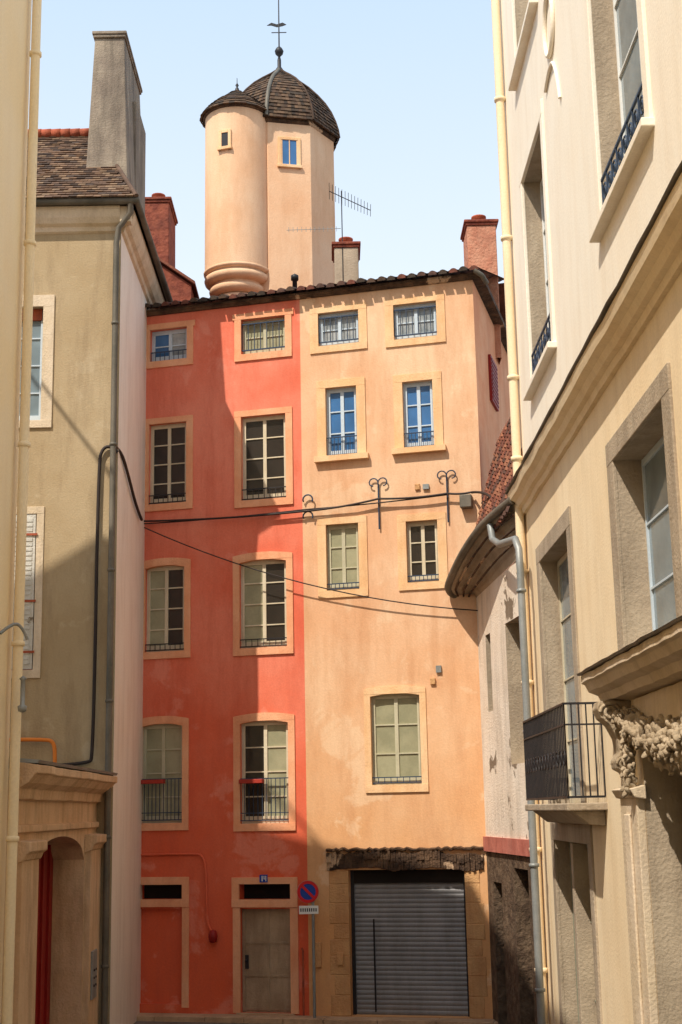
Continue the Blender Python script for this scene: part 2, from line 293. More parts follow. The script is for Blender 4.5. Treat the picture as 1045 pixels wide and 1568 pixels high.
b=B();b.rev(ff(-2.45,.08,1.6),[(0,-.12),(.07,-.1),(.09,0),(.07,.1),(0,.13)],12);b.obj('wall_lamp',red,m_reddoor)
# eaves cornice + tiles
def eave(P,s0,s1,name):
    b=B();b.extr(ff,[(-.3,ZT+.002),(.06,ZT+.002),(.08,ZT+.03),(.12,ZT+.05),(.12,ZT+.1),(-.3,ZT+.16)],s0,s1);b.obj('eaves_board',P,m_beam)
    b=B();n=int((s1-s0)/.045);rows=12;L=4.5
    for j in range(rows):
        t0=j/rows*L;t1=(j+1.15)/rows*L
        for i in range(n):
            a0=s0+(s1-s0)*i/n;a1=s0+(s1-s0)*(i+1)/n
            def h(x): return .045*abs(math.sin(math.pi*(x-s0)/.21))
            zz=lambda t,x,l: ZT+.12+(t)*.32+h(x)+l
            b.quad(ff(a0,.22-t0,zz(t0,a0,.03)),ff(a1,.22-t0,zz(t0,a1,.03)),ff(a1,.22-t1,zz(t1,a1,0)),ff(a0,.22-t1,zz(t1,a0,0)),(i//4*7+j*3)%4)
    b.obj(name,P,tiles)
    b=B();k=int((s1-s0)/.21)
    for i in range(k):
        s=s0+.105+i*.21+random.uniform(-.012,.012);j=random.uniform(-.025,.025)
        pts=[];m=6
        for (dd) in(0,-.35):
            for q in range(m+1):
                an=math.pi*q/m;pts.append(ff(s+.088*math.cos(an),.27+dd+j,ZT+.1+.095*math.sin(an)-dd*.32*.9+j*.3))
        b.add(pts,[(q,q+1,q+m+2,q+m+1) for q in range(m)]+[tuple(range(m+1))],random.randrange(4))
    b.obj('eaves_tiles',P,[tiles[2],tiles[1],dslate[2],dslate[0]])
eave(red,-9,SB,'roof');eave(och,SB,3.2,'roof')
b=B();b.box(fr_side,0,9,-5,.2,ZT+.05,ZT+.15);b.obj('verge',och,m_beam)
b=B();b.quad(ff(-9,-4.2,ZT+1.5),ff(3.2,-4.2,ZT+1.5),ff(3.2,-9,ZT+.3),ff(-9,-9,ZT+.3));b.obj('rear_roof',och,tiles[0])
b=B();b.rev(ff(-.8,-.4,ZT+.2),[(.05,0),(.05,.4),(.08,.4),(.08,.5),(0,.55)],12);b.obj('vent_pipe',red,m_iron)
tube('gutter_spout',och,[ff(3.1,.25,ZT+.1),ff(3.25,.2,ZT-.02),ff(3.3,.0,ZT-.1)],.05,m_zincd)
# garage
b=B()
n=30
for i in range(n):
    z0=.2+2.58*i/n;z1=.2+2.58*(i+1)/n;h=(z1-z0)
    for q in range(4):
        za=z0+h*q/4;zb=z0+h*(q+1)/4;da=-.22+.012*math.sin(math.pi*q/4);db=-.22+.012*math.sin(math.pi*(q+1)/4)
        b.quad(ff(.24,da,za),ff(2.4,da,za),ff(2.4,db,zb),ff(.24,db,zb))
b.obj('roller_shutter',och,m_roll)
b=B();b.box(ff,.21,.27,-.24,-.16,.2,2.8);b.box(ff,2.36,2.42,-.24,-.16,.2,2.8);b.box(ff,.62,.65,-.21,-.19,.25,1.9);b.obj('shutter_guides',och,m_iron)
b=B();b.box(ff,.22,2.41,-.25,-.17,2.55,2.8);b.obj('shutter_box',och,m_int)
b=B();z=.2;i=0
while z<2.75:
    h=random.uniform(.24,.4);h=min(h,2.79-z);wl=random.choice([.3,.38,.44]);wr=random.choice([.28,.34])
    b.box(ff,.214-wl,.214,-.05,.008+random.uniform(0,.008),z,z+h-.005);b.box(ff,2.416,2.416+wr,-.05,.008+random.uniform(0,.008),z,z+h-.005);z+=h
b.obj('stone_piers',och,m_stone,bevel=.012)
b=B();P=[];N=60
top=[3.12];
for k in range(N): top.append(max(3.0,min(3.2,top[-1]+random.uniform(-.035,.035))))
bot=[2.79]
for k in range(N): bot.append(max(2.74,min(2.84,bot[-1]+random.uniform(-.02,.02))))
for k in range(N):
    x0=-.2+2.98*k/N;x1=-.2+2.98*(k+1)/N;zm=(bot[k]+top[k])/2+random.uniform(-.04,.04)
    b.prism(ff,[(x0,bot[k]),(x1,bot[k+1]),(x1,zm),(x0,zm)],-.03,.045+random.uniform(-.02,.025));b.prism(ff,[(x0,zm),(x1,zm),(x1,top[k+1]),(x0,top[k])],-.03,.05+random.uniform(-.02,.03))
b.obj('lintel_beam',och,m_beam,bevel=.008)
b=B();b.extr(ff,[(0,3.14),(.08,3.15),(.09,3.18),(0,3.2)],-.2,2.78,n=50,jit=.02);b.obj('lintel_ledge',och,m_beam)
b=B();b.box(ff,-.46,-.33,0,.05,1.05,1.5);b.box(ff,-.03,.1,.03,.07,1.1,1.32);b.box(ff,1.9,2.0,.0,.05,6.2,6.32);b.box(ff,1.72,1.82,0,.04,10.0,10.12);b.obj('meter_boxes',och,m_stone,bevel=.01)
b=B();b.box(ff,2.02,2.12,0,.05,6.42,6.55);b.box(ff,1.88,2.0,0,.05,10.0,10.1);b.obj('vent_grilles',och,m_zinc)
tube('gas_pipe',red,[ff(-.68,.05,.2),ff(-.68,.05,1.35),ff(-.7,.05,1.4)],.018,m_terra)
def scroll(P,s,z,sg):
    tube('anchor_bar',P,[ff(s,.04,z-.95),ff(s,.04,z-.05)],.016,m_bluei)
    for g in (-1,1):
        q=[ff(s,.05,z-.12)]
        for k in range(22):
            t=k/21;an=math.pi*(.0+1.5*t);r=.1*(1-.35*t);q.append(ff(s+g*(.1-r*math.cos(an)),.06,z-.02+r*math.sin(an)))
        tube('scroll',P,q,.013,m_bluei)
for P,s,z in((och,.99,10.22),(och,2.36,10.26)): scroll(P,s,z,1)
for g in(0,.34):
    q=[ff(-.55+.0,.04,9.6+g)]+[ff(-.55+.1-.1*math.cos(t*.45),.08,9.62+g+.1*math.sin(t*.45)) for t in range(9)];tube('bracket_hook',och,q,.016,m_bluei)
def sag(p,q,s=.1,n=16): return [V(p).lerp(V(q),i/n)-V((0,0,s*4*(i/n)*(1-i/n))) for i in range(n+1)]
cab=empty('overhead_cable')
tube('cable_upper',cab,sag(ff(-4.2,.12,9.78),ff(-.55,.12,9.72),.04)+sag(ff(-.5,.12,9.72),ff(1,.12,9.86),.03)+sag(ff(1.02,.12,9.86),ff(2.36,.12,9.86),.03)+sag(ff(2.38,.12,9.86),ff(2.85,.12,9.85),.02),.02,m_conduit)
tube('cable_lower',cab,sag(ff(-4.2,.1,9.72),ff(-.5,.1,9.76),.03)+sag(ff(-.5,.1,9.76),ff(2.36,.1,9.84),.02),.013,m_conduit)
cab2=empty('overhead_cable');tube('cable',cab2,sag((-3.8,27.75,9.6),(2.75,26.15,7.55),.32),.012,m_conduit)
cab3=empty('overhead_cable');tube('cable',cab3,sag((-7.6,15.5,20.6),(-9.6,25.2,17.0),.05),.035,m_conduit)
# ================================================================== tower
tow=empty('stair_tower')
c=(-1.15,33.6,0);Rm=1.42;ph=math.radians(22.5+12)
b=B();b.rev(c,[(Rm,12),(Rm,21.0)],8,sm=False,ph=ph);b.obj('main_shaft',tow,m_tower)
ct=(-2.2,32.55,0)
b=B();b.rev(ct,[(.82,16.95),(.81,21.15)],48);b.obj('turret_shaft',tow,m_tower)
b=B()
for r0,z0 in((.34,15.86),(.5,16.1),(.64,16.34),(.76,16.62)):
    b.rev(ct,[(r0-.12,z0-.02),(r0-.02,z0),(r0+.05,z0+.05),(r0+.07,z0+.12),(r0+.05,z0+.18),(r0,z0+.2),(r0,z0+.26)],48)
b.rev(ct,[(.77,16.86),(.84,16.9),(.85,16.95),(.8,16.98)],48)
b.obj('corbel_rings',tow,m_tower)
b=B();b.rev(c,[(Rm,20.88),(Rm+.04,20.92),(Rm+.07,21.02),(Rm,21.04)],8,sm=False,ph=ph);b.rev(ct,[(.8,21.07),(.86,21.1),(.89,21.15),(.8,21.18)],48);b.obj('eaves_moulding',tow,m_beam)
def dome_poly(b,c,prof,ph,rows,nper,ns=8):
    L=len(prof)-1
    def pt(i):
        t=i/rows*L;j=min(int(t),L-1);u=t-j
        return (prof[j][0]*(1-u)+prof[j+1][0]*u,prof[j][1]*(1-u)+prof[j+1][1]*u)
    for s in range(ns):
        a0=ph+s*2*math.pi/ns;a1=a0+2*math.pi/ns
        for i in range(rows):
            r0,z0=pt(i);r1,z1=pt(i+1);m=max(1,int(nper*r0/prof[0][0]))
            def P(r,z,u):
                p0=V((r*math.cos(a0),r*math.sin(a0),z));p1=V((r*math.cos(a1),r*math.sin(a1),z));return V(c)+p0.lerp(p1,u)
            for q in range(m):
                u0=q/m;u1=(q+1)/m;k=random.randrange(4);l=random.uniform(.02,.045)
                b.quad(P(r0+l,z0,u0),P(r0+l,z0,u1),P(r1+.003,z1+.004,u1),P(r1+.003,z1+.004,u0),k)
                b.quad(P(r0-.02,z0-.01,u0),P(r0-.02,z0-.01,u1),P(r0+l,z0,u1),P(r0+l,z0,u0),k)
dp=[(1.56,20.98),(1.53,21.2),(1.46,21.45),(1.35,21.72),(1.2,21.98),(1.0,22.24),(.76,22.5),(.5,22.72),(.24,22.92),(.06,23.08)]
b=B();b.rev(c,[(r-.03,z) for r,z in dp],8,ph=ph,sm=False);b.obj('dome_core',tow,dslate[2])
b=B();b.keep=True;dome_poly(b,c,dp,ph,20,14);b.obj('dome_shingles',tow,dslate)
for s in range(8):
    an=ph+s*math.pi/4
    front=abs(math.degrees(an)%360-259)<30
    tube('hip_flashing',tow,[V(c)+V(((r+.015)*math.cos(an),(r+.015)*math.sin(an),z+.01)) for r,z in dp],.05 if front else .03,m_zincd if front else dslate[0])
cp=[(.92,21.12),(.86,21.24),(.75,21.36),(.6,21.5),(.43,21.64),(.24,21.8),(.04,21.95)]
b=B();b.rev(ct,[(r-.03,z) for r,z in cp],48);b.obj('cap_core',tow,dslate[2])
b=B();b.keep=True;dome_poly(b,ct,cp,0,9,2,20);b.obj('cap_shingles',tow,dslate)
b=B();b.rev(ct,[(.06,21.88),(.05,22.0),(.02,22.05),(.045,22.1),(.01,22.16),(.008,22.3),(0,22.31)],12);b.rev(c,[(.14,23.0),(.1,23.12),(.05,23.2),(.05,23.4),(.03,23.5),(.1,23.58),(.12,23.66),(.08,23.74),(.02,23.8),(.015,25.2),(0,25.22)],14);b.obj('finials',tow,m_iron)
fx=frame((c[0],c[1]-.0,0),(1,0,0),(0,-1,0))
b=B();b.prism(fx,[(-.32,24.42),(-.2,24.5),(-.05,24.45),(.1,24.5),(.2,24.44),(.1,24.4),(-.05,24.37),(-.2,24.42)],-.01,.01);b.box(fx,-.2,.2,-.008,.008,24.2,24.22);b.obj('weather_vane',tow,m_iron)
def tower_window(ang_pt,nrm,w_,h_,z0,name):
    nrm=V(nrm).normalized();u=V((-nrm.y,nrm.x,0));fr=frame(ang_pt,u,nrm)
    b=B();t=.08
    b.box(fr,-w_/2-t,-w_/2,-.1,.03,z0-t,z0+h_+t);b.box(fr,w_/2,w_/2+t,-.1,.03,z0-t,z0+h_+t);b.box(fr,-w_/2,w_/2,-.1,.03,z0+h_,z0+h_+t);b.box(fr,-w_/2-t*1.3,w_/2+t*1.3,-.1,.07,z0-t,z0)
    b.obj(name+'_surround',tow,m_sur,bevel=.01)
    b=B();b.box(fr,-w_/2,w_/2,-.1,.006,z0,z0+h_);b.obj(name+'_glass',tow,g_blue if w_>.2 else g_dark)
    if w_>.2:
        b=B();b.box(fr,-.012,.012,.006,.02,z0,z0+h_);b.box(fr,-w_/2,-w_/2+.03,.006,.02,z0,z0+h_);b.box(fr,w_/2-.03,w_/2,.006,.02,z0,z0+h_);b.obj(name+'_frame',tow,m_sur)
an=math.radians(252);tower_window((ct[0]+.815*math.cos(an)*1.0,ct[1]+.815*math.sin(an),0),(math.cos(an),math.sin(an),0),.17,.38,20.0,'turret_window')
best=None
for s in range(8):
    an=ph+(s+.5)*math.pi/4;n=V((math.cos(an),math.sin(an),0))
    if best is None or (n-V((.42,-.9,0))).length<best[0]: best=((n-V((.42,-.9,0))).length,n)
n=best[1];ap=Rm*math.cos(math.pi/8);tower_window(V(c)+n*ap,n,.42,.68,19.75,'tower_window')
# ================================================================== chimneys behind roof
def chimney(name,P,x0,x1,y0,y1,zb,zt,m,taper=0,pots=1,cap=True):
    fr=frame((0,0,0),(1,0,0),(0,1,0));b=B();cx=(x0+x1)/2;cy=(y0+y1)/2
    def pt(sx,sy,z,k): return V((cx+(x1-x0)/2*sx*k,cy+(y1-y0)/2*sy*k,z))
    lv=[(zb,1),(zt-.0,1-taper)]
    vs=[pt(sx,sy,z,k) for z,k in lv for sx,sy in((-1,-1),(1,-1),(1,1),(-1,1))]
    b.add(vs,[(0,1,5,4),(1,2,6,5),(2,3,7,6),(3,0,4,7),(4,5,6,7)])
    b.obj(name,P,m,bevel=.02)
    k=1-taper
    if cap:
        b=B()
        for q,(e,za,zc) in enumerate(((.03,.001,.06),(.06,.062,.13))): b.box(fr,cx-(x1-x0)/2*k-e,cx+(x1-x0)/2*k+e,cy-(y1-y0)/2*k-e,cy+(y1-y0)/2*k+e,zt+za,zt+zc)
        b.obj(name+'_cap',P,m_brick if m!=m_chim else m_chim,bevel=.015)
    b=B()
    for i in range(pots):
        py=cy+(i-(pots-1)/2)*.45;b.rev((cx,py,zt+.12),[(.15,0),(.13,.05),(.12,.2),(.17,.24),(.17,.27),(0,.33)],16)
    b.obj(name+'_pot',P,m_terra)
chimney('grey_chimney',och,.19,.74,30,30.9,14.3,16.55,m_grst);chimney('brick_chimney',och,3.15,3.8,29,29.9,13.5,16.6,m_brick2)
rearh=empty('rear_house')
fr=frame((0,0,0),(1,0,0),(0,1,0))
b=B();b.box(fr,-6,-3.2,31,36,0,16.1);b.add([(-6,31,16.1),(-3.2,31,16.1),(-4.1,31,16.75),(-6,36,16.1),(-3.2,36,16.1),(-4.1,36,16.75)],[(0,1,2),(3,5,4),(1,4,5,2),(0,2,5,3)]);b.obj('walls',rearh,m_brick)
b=B();b.box(frame((-3.1,30.9,16.08),V((-1,0,.72)).normalized(),(0,1,0)),0,1.3,0,5,0,.07);b.obj('roof_tiles',rearh,tiles[0])
chimney('brick_chimney',rearh,-4.4,-3.75,31.2,32.6,15,18.3,m_brick,taper=.03,pots=2)
ant=empty('tv_antenna')
tube('mast',ant,[(.38,30,15.6),(.38,30,17.95)],.012,m_iron)
p0=V((.1,30,17.95));p1=V((1.05,30.1,17.5));tube('boom',ant,[p0,p1],.01,m_iron)
for i in range(14):
    p=p0.lerp(p1,i/13);h=.06+.05*(1-i/13);tube('element_%d'%i,ant,[p+V((0,-.2,h)),p+V((0,.2,-h))],.006,m_iron)
tube('boom_low',ant,[(-.9,30,17.0),(.35,30,17.02)],.007,m_zinc)
for i in range(12): tube('low_element_%d'%i,ant,[(-.85+i*.1,30,16.95),(-.85+i*.1,30,17.07)],.005,m_zinc)
# ================================================================== left grey corner house
lh=empty('grey_corner_house')
fl=frame((0,24.4,0),(1,0,0),(0,-1,0))
holes=[(-6.3,-5.24,10.93,13.12,.25),(-6.3,-5.26,6.4,9.2,.12)]
b=B();wall(fl,-14,-3.83,-.3,14.72,holes,.25,b);b.obj('front_wall',lh,m_grey)
fs=frame((-3.83,24.4,0),(0,1,0),(1,0,0))
b=B();wall(fs,0,4.6,-.3,14.72,[],.2,b);b.obj('side_wall',lh,m_white)
b=B();surround(b,fl,-6.3,-5.24,10.93,13.12,wd=.2,head=.22,pr=.03);surround(b,fl,-6.3,-5.26,6.4,9.2,wd=.13,pr=.02);b.obj('window_surrounds',lh,m_trim,bevel=.006)
window(lh,fl,-6.3,-5.24,10.93,13.12,.25,'grey','grey',4,m_wf)
b=B();b.box(fl,-6.2,-5.29,-.2,-.1,12.9,13.11);b.obj('blind_box',lh,m_terra)
b=B();b.box(fl,-6.28,-5.28,-.06,.02,6.42,9.18)
for i in range(30): b.box(fl,-5.78,-5.33,.02,.032,6.5+i*.088,6.56+i*.088)
b.obj('closed_shutter',lh,m_shut)
b=B()
for z in(6.7,7.6,8.8): b.box(fl,-5.5,-5.24,.033,.045,z,z+.04)
b.obj('shutter_hinges',lh,m_terra)
prof=[(0,14.55),(.05,14.58),(.07,14.66),(.14,14.7),(.2,14.8),(.24,14.92),(.24,15.0),(0,15.0)]
b=B();b.extr(fl,prof,-14,-3.83+.0);b.extr(fs,prof,-.0,5.5);b.box(frame((-3.83,24.4,0),(1,0,0),(0,-1,0)),0,.2,0,.2,14.7,15.0);b.obj('eaves_cornice',lh,m_trim)
def gutter(P,pts,r=.075,m=m_zincd): tube('gutter',P,pts,r,m)
gutter(lh,[(-14,24.08,15.06),(-3.5,24.08,15.06),(-3.5,29.4,15.06)])
def tileplane(b,O,u,v,W,H,tw,tht,inside,k=4):
    nrm=V(u).cross(V(v)).normalized();O=V(O);u=V(u).normalized();v=V(v).normalized()
    for j in range(int(H/tht)+1):
        for i in range(-1,int(W/tw)+2):
            s=i*tw+(tw/2 if j%2 else 0);t=j*tht
            if not inside(s+tw/2,t+tht/2): continue
            l=random.uniform(.015,.035);p=lambda a,c,h:O+u*a+v*c+nrm*h
            A=[p(s,t,l),p(s+tw-.006,t,l),p(s+tw-.006,t+tht*1.1,.002),p(s,t+tht*1.1,.002),p(s,t,0),p(s+tw-.006,t,0)]
            q=random.randrange(k);b.add(A,[(0,1,2,3),(4,5,1,0)],q)
E0=V((-3.5,24.02,15.1));Rg=V((-4.75,26.8,17.75));
b=B();b.add([(-14,24.02,15.09),E0,Rg,(-14,26.8,17.74),(-3.5,29.6,15.09),(-14,29.6,15.09)],[(0,1,2,3),(1,4,2),(4,5,3,2)]);b.obj('roof_deck',lh,slate[2])
v=V((0,2.78,2.65)).normalized();H=math.hypot(2.78,2.65)
b=B();b.keep=True
tileplane(b,(-10,24.0,15.1),(1,0,0),v,6.5,H,.15,.13,lambda s,t:-10+s< -3.5-1.25*t/H and t<H);b.obj('front_slates',lh,slate)
tube('hip_capping',lh,[E0+V((0,0,.02)),Rg+V((0,0,.05))],.045,slate[0]);tube('ridge_capping',lh,[Rg+V((0,0,.05)),V((-14,26.8,17.8))],.07,slate[1])
b=B()
for i in range(9): b.rev((-6.6+i*.2,26.8,17.84),[(.0,-.1),(.1,-.1),(.11,.1),(0,.1)],10,axis='x')
b.obj('ridge_tiles',lh,m_terra)
chimney('tall_chimney',lh,-4.72,-3.82,25.2,28.0,15.0,19.2,m_chim,taper=.0,pots=2)
me=bpy.data.objects['tall_chimney'].data
for vv in me.vertices:
    if vv.co.z>17: vv.co.x=-4.3+(vv.co.x+4.3)*.66;vv.co.y=26.3+(vv.co.y-26.3)*.8
for nm in('tall_chimney_cap',):
    me=bpy.data.objects[nm].data
    for vv in me.vertices: vv.co.x=-4.3+(vv.co.x+4.3)*.68;vv.co.y=26.3+(vv.co.y-26.3)*.82
b=B();b.box(fr,-4.78,-4.5,26.3,27.6,15.5,18.0);b.box(fr,-4.1,-3.86,26.4,27.8,15.2,18.35);b.obj('chimney_buttress',lh,m_chim,bevel=.03)
tube('downpipe',lh,[(-3.62,24.1,15.0),(-3.62,24.15,14.85),(-3.86,24.28,14.6),(-3.9,24.28,14.3),(-3.9,24.28,-.2)],.055,m_zincd)
b=B()
for z in(12.7,10.4,8.1,5.8,3.5,1.4): b.rev((-3.9,24.28,z),[(.055,0),(.07,.01),(.07,.05),(.055,.06)],14)
b.obj('pipe_collars',lh,m_zincd)
tube('conduit',lh,[(-3.83,24.36,10.3),(-3.95,24.34,10.42),(-4.1,24.34,10.38),(-4.17,24.34,10.1),(-4.17,24.34,4.9),(-4.25,24.34,4.75),(-5.6,24.34,4.72)],.03,m_conduit,smooth=True)
tube('conduit_side',lh,[(-3.9,24.3,10.4),(-3.8,24.5,10.4),(-3.78,25.4,10.1),(-3.78,26.4,9.75),(-3.78,27.2,9.65)],.03,m_conduit,smooth=True)
tube('orange_pipe',lh,[(-5.8,24.3,5.2),(-5.0,24.3,5.2),(-4.85,24.3,5.15),(-4.82,24.3,4.95),(-4.82,24.3,4.6)],.035,mat('orange_paint',(226,130,50),bump=0,rough=.5),smooth=True)
# ================================================================== near-left cream townhouse
nl=empty('cream_townhouse')
fn=frame((-4.1,0,0),(0,1,0),(1,0,0))
HN=16.6
b=B();wall(fn,-12,17.75,-.5,HN,[],.2,b);fe=frame((0,17.75,0),(1,0,0),(0,1,0));wall(fe,-14,-4.1,-.5,HN,[],.2,b)
b.obj('walls',nl,m_cream)
b=B();b.add([(-3.9,-12,HN),(-3.9,17.9,HN),(-9,17.9,HN+3),(-9,-12,HN+3),(-14,17.9,HN),(-14,-12,HN)],[(0,1,2,3),(3,2,4,5),(1,4,2)]);b.add([(-3.9,-12,HN-.02),(-3.9,17.9,HN-.02),(-14,17.9,HN-.02),(-14,-12,HN-.02)],[(0,1,2,3)]);b.obj('roof',nl,tiles[0])
tube('cable_mast',nl,[(-7.6,15.5,18.4),(-7.6,15.5,20.7)],.04,m_iron)
tube('downpipe',nl,[(-3.98,17.55,HN-.1),(-3.98,17.55,-.2)],.065,m_cream)
b=B()
for z in(14.2,11.4,8.6,6.0,3.6): b.rev((-3.98,17.55,z),[(.065,0),(.085,.01),(.085,.06),(.065,.07)],14)
b.obj('pipe_collars',nl,m_cream)
tube('lamp_arm',nl,[(-4.08,17.0,6.1),(-3.95,17.1,6.25),(-3.85,17.2,6.2),(-3.8,17.25,6.05)],.02,m_zinc,smooth=True)
b=B();b.rev((-3.85,17.3,5.15),[(0,0),(.05,.02),(.06,.08),(.03,.1),(.03,.4),(.05,.42),(0,.46)],12);b.obj('wall_fixture',nl,m_zinc)
# ================================================================== stone gateway
gw=empty('stone_gateway')
fg=frame((-4.1,0,0),(0,1,0),(1,0,0))
y0,y1,zs,zt=19.3,23.25,3.2,3.6
b=B();b.box(fg,17.76,y0,-.8,0,-.3,4.35);b.box(fg,y1,24.38,-.8,0,-.3,4.35)
K=16;arc=[(y0+(y1-y0)*k/K,zs+(zt-zs)*math.sqrt(max(0,1-(2*k/K-1)**2))) for k in range(K+1)]
b.prism(fg,arc+[(y1,4.35),(y0,4.35)],-.8,.0)
b.obj('gate_wall',gw,m_port)
b=B()
for (ya,yb) in((18.25,19.25),(23.3,24.3)):
    b.box(fg,ya,yb,-.02,.1,-.3,3.35);b.extr(fg,[(0,3.3),(.12,3.35),(.15,3.42),(.2,3.46),(.2,3.58),(0,3.6)],ya-.05,yb+.05)
b.extr(fg,[(0,4.1),(.08,4.12),(.1,4.25),(.22,4.32),(.3,4.42),(.34,4.44),(.34,4.54),(.0,4.6)],17.9,24.42,n=20,jit=.006)
b.extr(fg,[(0,3.68),(.06,3.7),(.06,3.78),(0,3.8)],18.1,24.3)
b.obj('pilasters_and_cornice',gw,m_port,bevel=.01)
b=B();b.extr(fg,[(-.8,4.62),(.33,4.56),(.35,4.6),(-.8,4.72)],17.9,24.4);b.obj('cornice_flashing',gw,m_zinc)
b=B();b.box(fg,y0-.2,y1+.2,-.6,-.5,-.2,3.9)
for k in range(8): b.box(fg,y0+k*.5,y0+k*.5+.04,-.5,-.46,0,3.6)
b.obj('red_gate',gw,m_reddoor)
b=B();b.box(fg,23.45,23.9,.1,.13,1.0,1.75);b.obj('intercom_panel',gw,m_zinc,bevel=.01)
b=B()
for i in range(3):
    for j in range(2): b.rev((-3.965,23.57+j*.18,1.45-i*.12),[(0,.0),(.02,0),(.02,.012),(0,.014)],8,axis='x')
b.obj('intercom_buttons',gw,m_iron)
# ================================================================== right white townhouse
rt=empty('white_townhouse')
XR=3.2;YR=22.55
fr_r=frame((XR,0,0),(0,1,0),(-1,0,0))
up=[(18.75,20.85,10.25,13.75,.38),(12.6,14.95,10.4,14.1,.38),(18.75,20.85,15.6,19.0,.38),(12.6,14.95,15.8,19,.38),(7,9.3,10.4,14.1,.38)]
lo=[(12.75,15.15,5.45,7.68,.42),(18.4,20.95,3.9,7.55,.35),(18.1,20.9,.3,3.42,.3),(7.2,9.6,5.45,7.7,.4),(10.6,14.7,.3,4.45,.5)]
b=B();wall(fr_r,-12,YR,8.85,20,up,.38,b,0,1);b.obj('upper_wall',rt,[m_rw,m_grst])
b=B();wall(fr_r,-12,YR,-.5,8.85,lo,.4,b,0,1);b.obj('lower_wall',rt,[m_rl,m_grst])
fe=frame((0,YR,0),(1,0,0),(0,1,0))
b=B();wall(fe,XR,14,-.5,20,[],.2,b);b.box(frame((0,0,0),(1,0,0),(0,1,0)),3.0,14,-12,YR+.1,20.001,20.3);b.obj('end_wall_and_roof',rt,m_rw)
b=B()
for h in up: surround(b,fr_r,*h[:4],wd=.2,head=.24,pr=.035,sill=.13,sth=.09)
b.obj('upper_surrounds',rt,m_rw,bevel=.012)
b=B()
surround(b,fr_r,*lo[0][:4],wd=.33,head=.26,pr=.03);surround(b,fr_r,*lo[1][:4],wd=.3,head=.26,pr=.03);surround(b,fr_r,*lo[2][:4],wd=.25,pr=.03);b.box(fr_r,19.45,19.62,-.28,.0,.3,3.4)
b.obj('lower_surrounds',rt,m_grst,bevel=.01)
window(rt,fr_r,*up[0][:4],.38,'grey','grey',4,m_white_p);window(rt,fr_r,*up[1][:4],.38,'grey','grey',4,m_white_p)
for q in(2,3,4): window(rt,fr_r,*up[q][:4],.38,'grey','grey',4,m_white_p)
window(rt,fr_r,*lo[0][:4],.4,'grey','grey',3,m_wf);window(rt,fr_r,*lo[1][:4],.35,'grey','grey',4,m_fr);window(rt,fr_r,*lo[2][:4],.3,'pale','pale',3,m_green);window(rt,fr_r,*lo[3][:4],.4)
def orn_rail(y0,y1,z0,z1,d):
    railing(rt,fr_r,y0,y1,z0,z1,d,8,m_bluei,t=.014,name='window_balconet')
    n=int((y1-y0)/.28)
    for i in range(n):
        yc=y0+(i+.5)*(y1-y0)/n
        tube('balconet_scroll',rt,[fr_r(yc+.11*math.cos(t*.5)*(1-t/30),d,(z0+z1)/2+.12*math.sin(t*.5)*(1-t/30)) for t in range(22)],.01,m_bluei)
orn_rail(12.65,14.9,10.55,10.95,.0);orn_rail(18.8,20.8,10.4,10.8,.0)
def ring(yc,zc,ry,rz,r=.035,name='wreath_ornament'):
    tube(name,rt,[fr_r(yc+ry*math.cos(t*math.pi/16),.03,zc+rz*math.sin(t*math.pi/16)) for t in range(32)],r,m_rw,cyc=True)
ring(17.6,14.6,.35,.45);tube('wreath_ribbon',rt,[fr_r(18.2,.02,13.9),fr_r(17.7,.03,14.05),fr_r(17.3,.02,13.85),fr_r(17.1,.02,13.2)],.025,m_rw,smooth=True)
ring(10.8,12.2,.4,.5)
prof=[(-.05,8.58),(.05,8.6),(.07,8.68),(.13,8.7),(.17,8.78),(.25,8.82),(.27,8.9),(.27,8.96),(-.05,8.98)]
b=B();b.extr(fr_r,prof,-12,YR-.1,n=70,jit=.008);b.obj('string_cornice',rt,m_rl)
b=B();b.extr(fr_r,[(-.05,8.985),(.3,8.965),(.31,8.985),(.3,9.0),(-.05,9.05)],-12,YR-.08,n=70,jit=.008);b.obj('cornice_zinc_cover',rt,m_zincd)
tube('downpipe',rt,[(3.1,22.35,20),(3.1,22.35,-.2)],.075,m_rl)
b=B()
for z in(18.2,16,13.4,10.9,9.5,7.6,5.8,3.2,1.4): b.rev((3.1,22.35,z),[(.075,0),(.1,.01),(.1,.07),(.075,.08)],16)
b.obj('pipe_collars',rt,m_rl)
bal=frame((0,0,0),(0,1,0),(1,0,0))
b=B();b.box(bal,16.75,20.5,2.72,3.22,3.84,3.93);b.extr(frame((XR,0,0),(0,1,0),(-1,0,0)),[(0,3.66),(.2,3.68),(.3,3.76),(.4,3.84),(0,3.84)],16.9,20.3);b.obj('balcony_slab',rt,m_grst,bevel=.015)
railing(rt,fr_r,16.8,20.45,4.0,5.1,.45,30,m_iron,mid=4.85,t=.013,name='balcony_railing')
railing(rt,frame((2.75,16.8,0),(1,0,0),(0,-1,0)),0,.44,4.0,5.1,0,5,m_iron,mid=4.85,t=.013,name='balcony_railing_end')
railing(rt,frame((2.75,20.45,0),(1,0,0),(0,-1,0)),0,.44,4.0,5.1,0,5,m_iron,mid=4.85,t=.013,name='balcony_railing_end')
for i in range(14):
    yc=16.95+i*.26
    tube('balcony_scroll',rt,[fr_r(yc+.1*math.cos(t*.55)*(1-t/26),.45,4.45+.12*math.sin(t*.55)*(1-t/26)) for t in range(20)],.01,m_iron)
dw=rt
b=B();b.extr(fr_r,[(0,5.0),(.2,5.02),(.24,5.1),(.34,5.14),(.38,5.22),(.42,5.24),(.42,5.32),(0,5.34)],9.6,15.7,n=24,jit=.006);b.obj('door_hood',dw,m_trim)
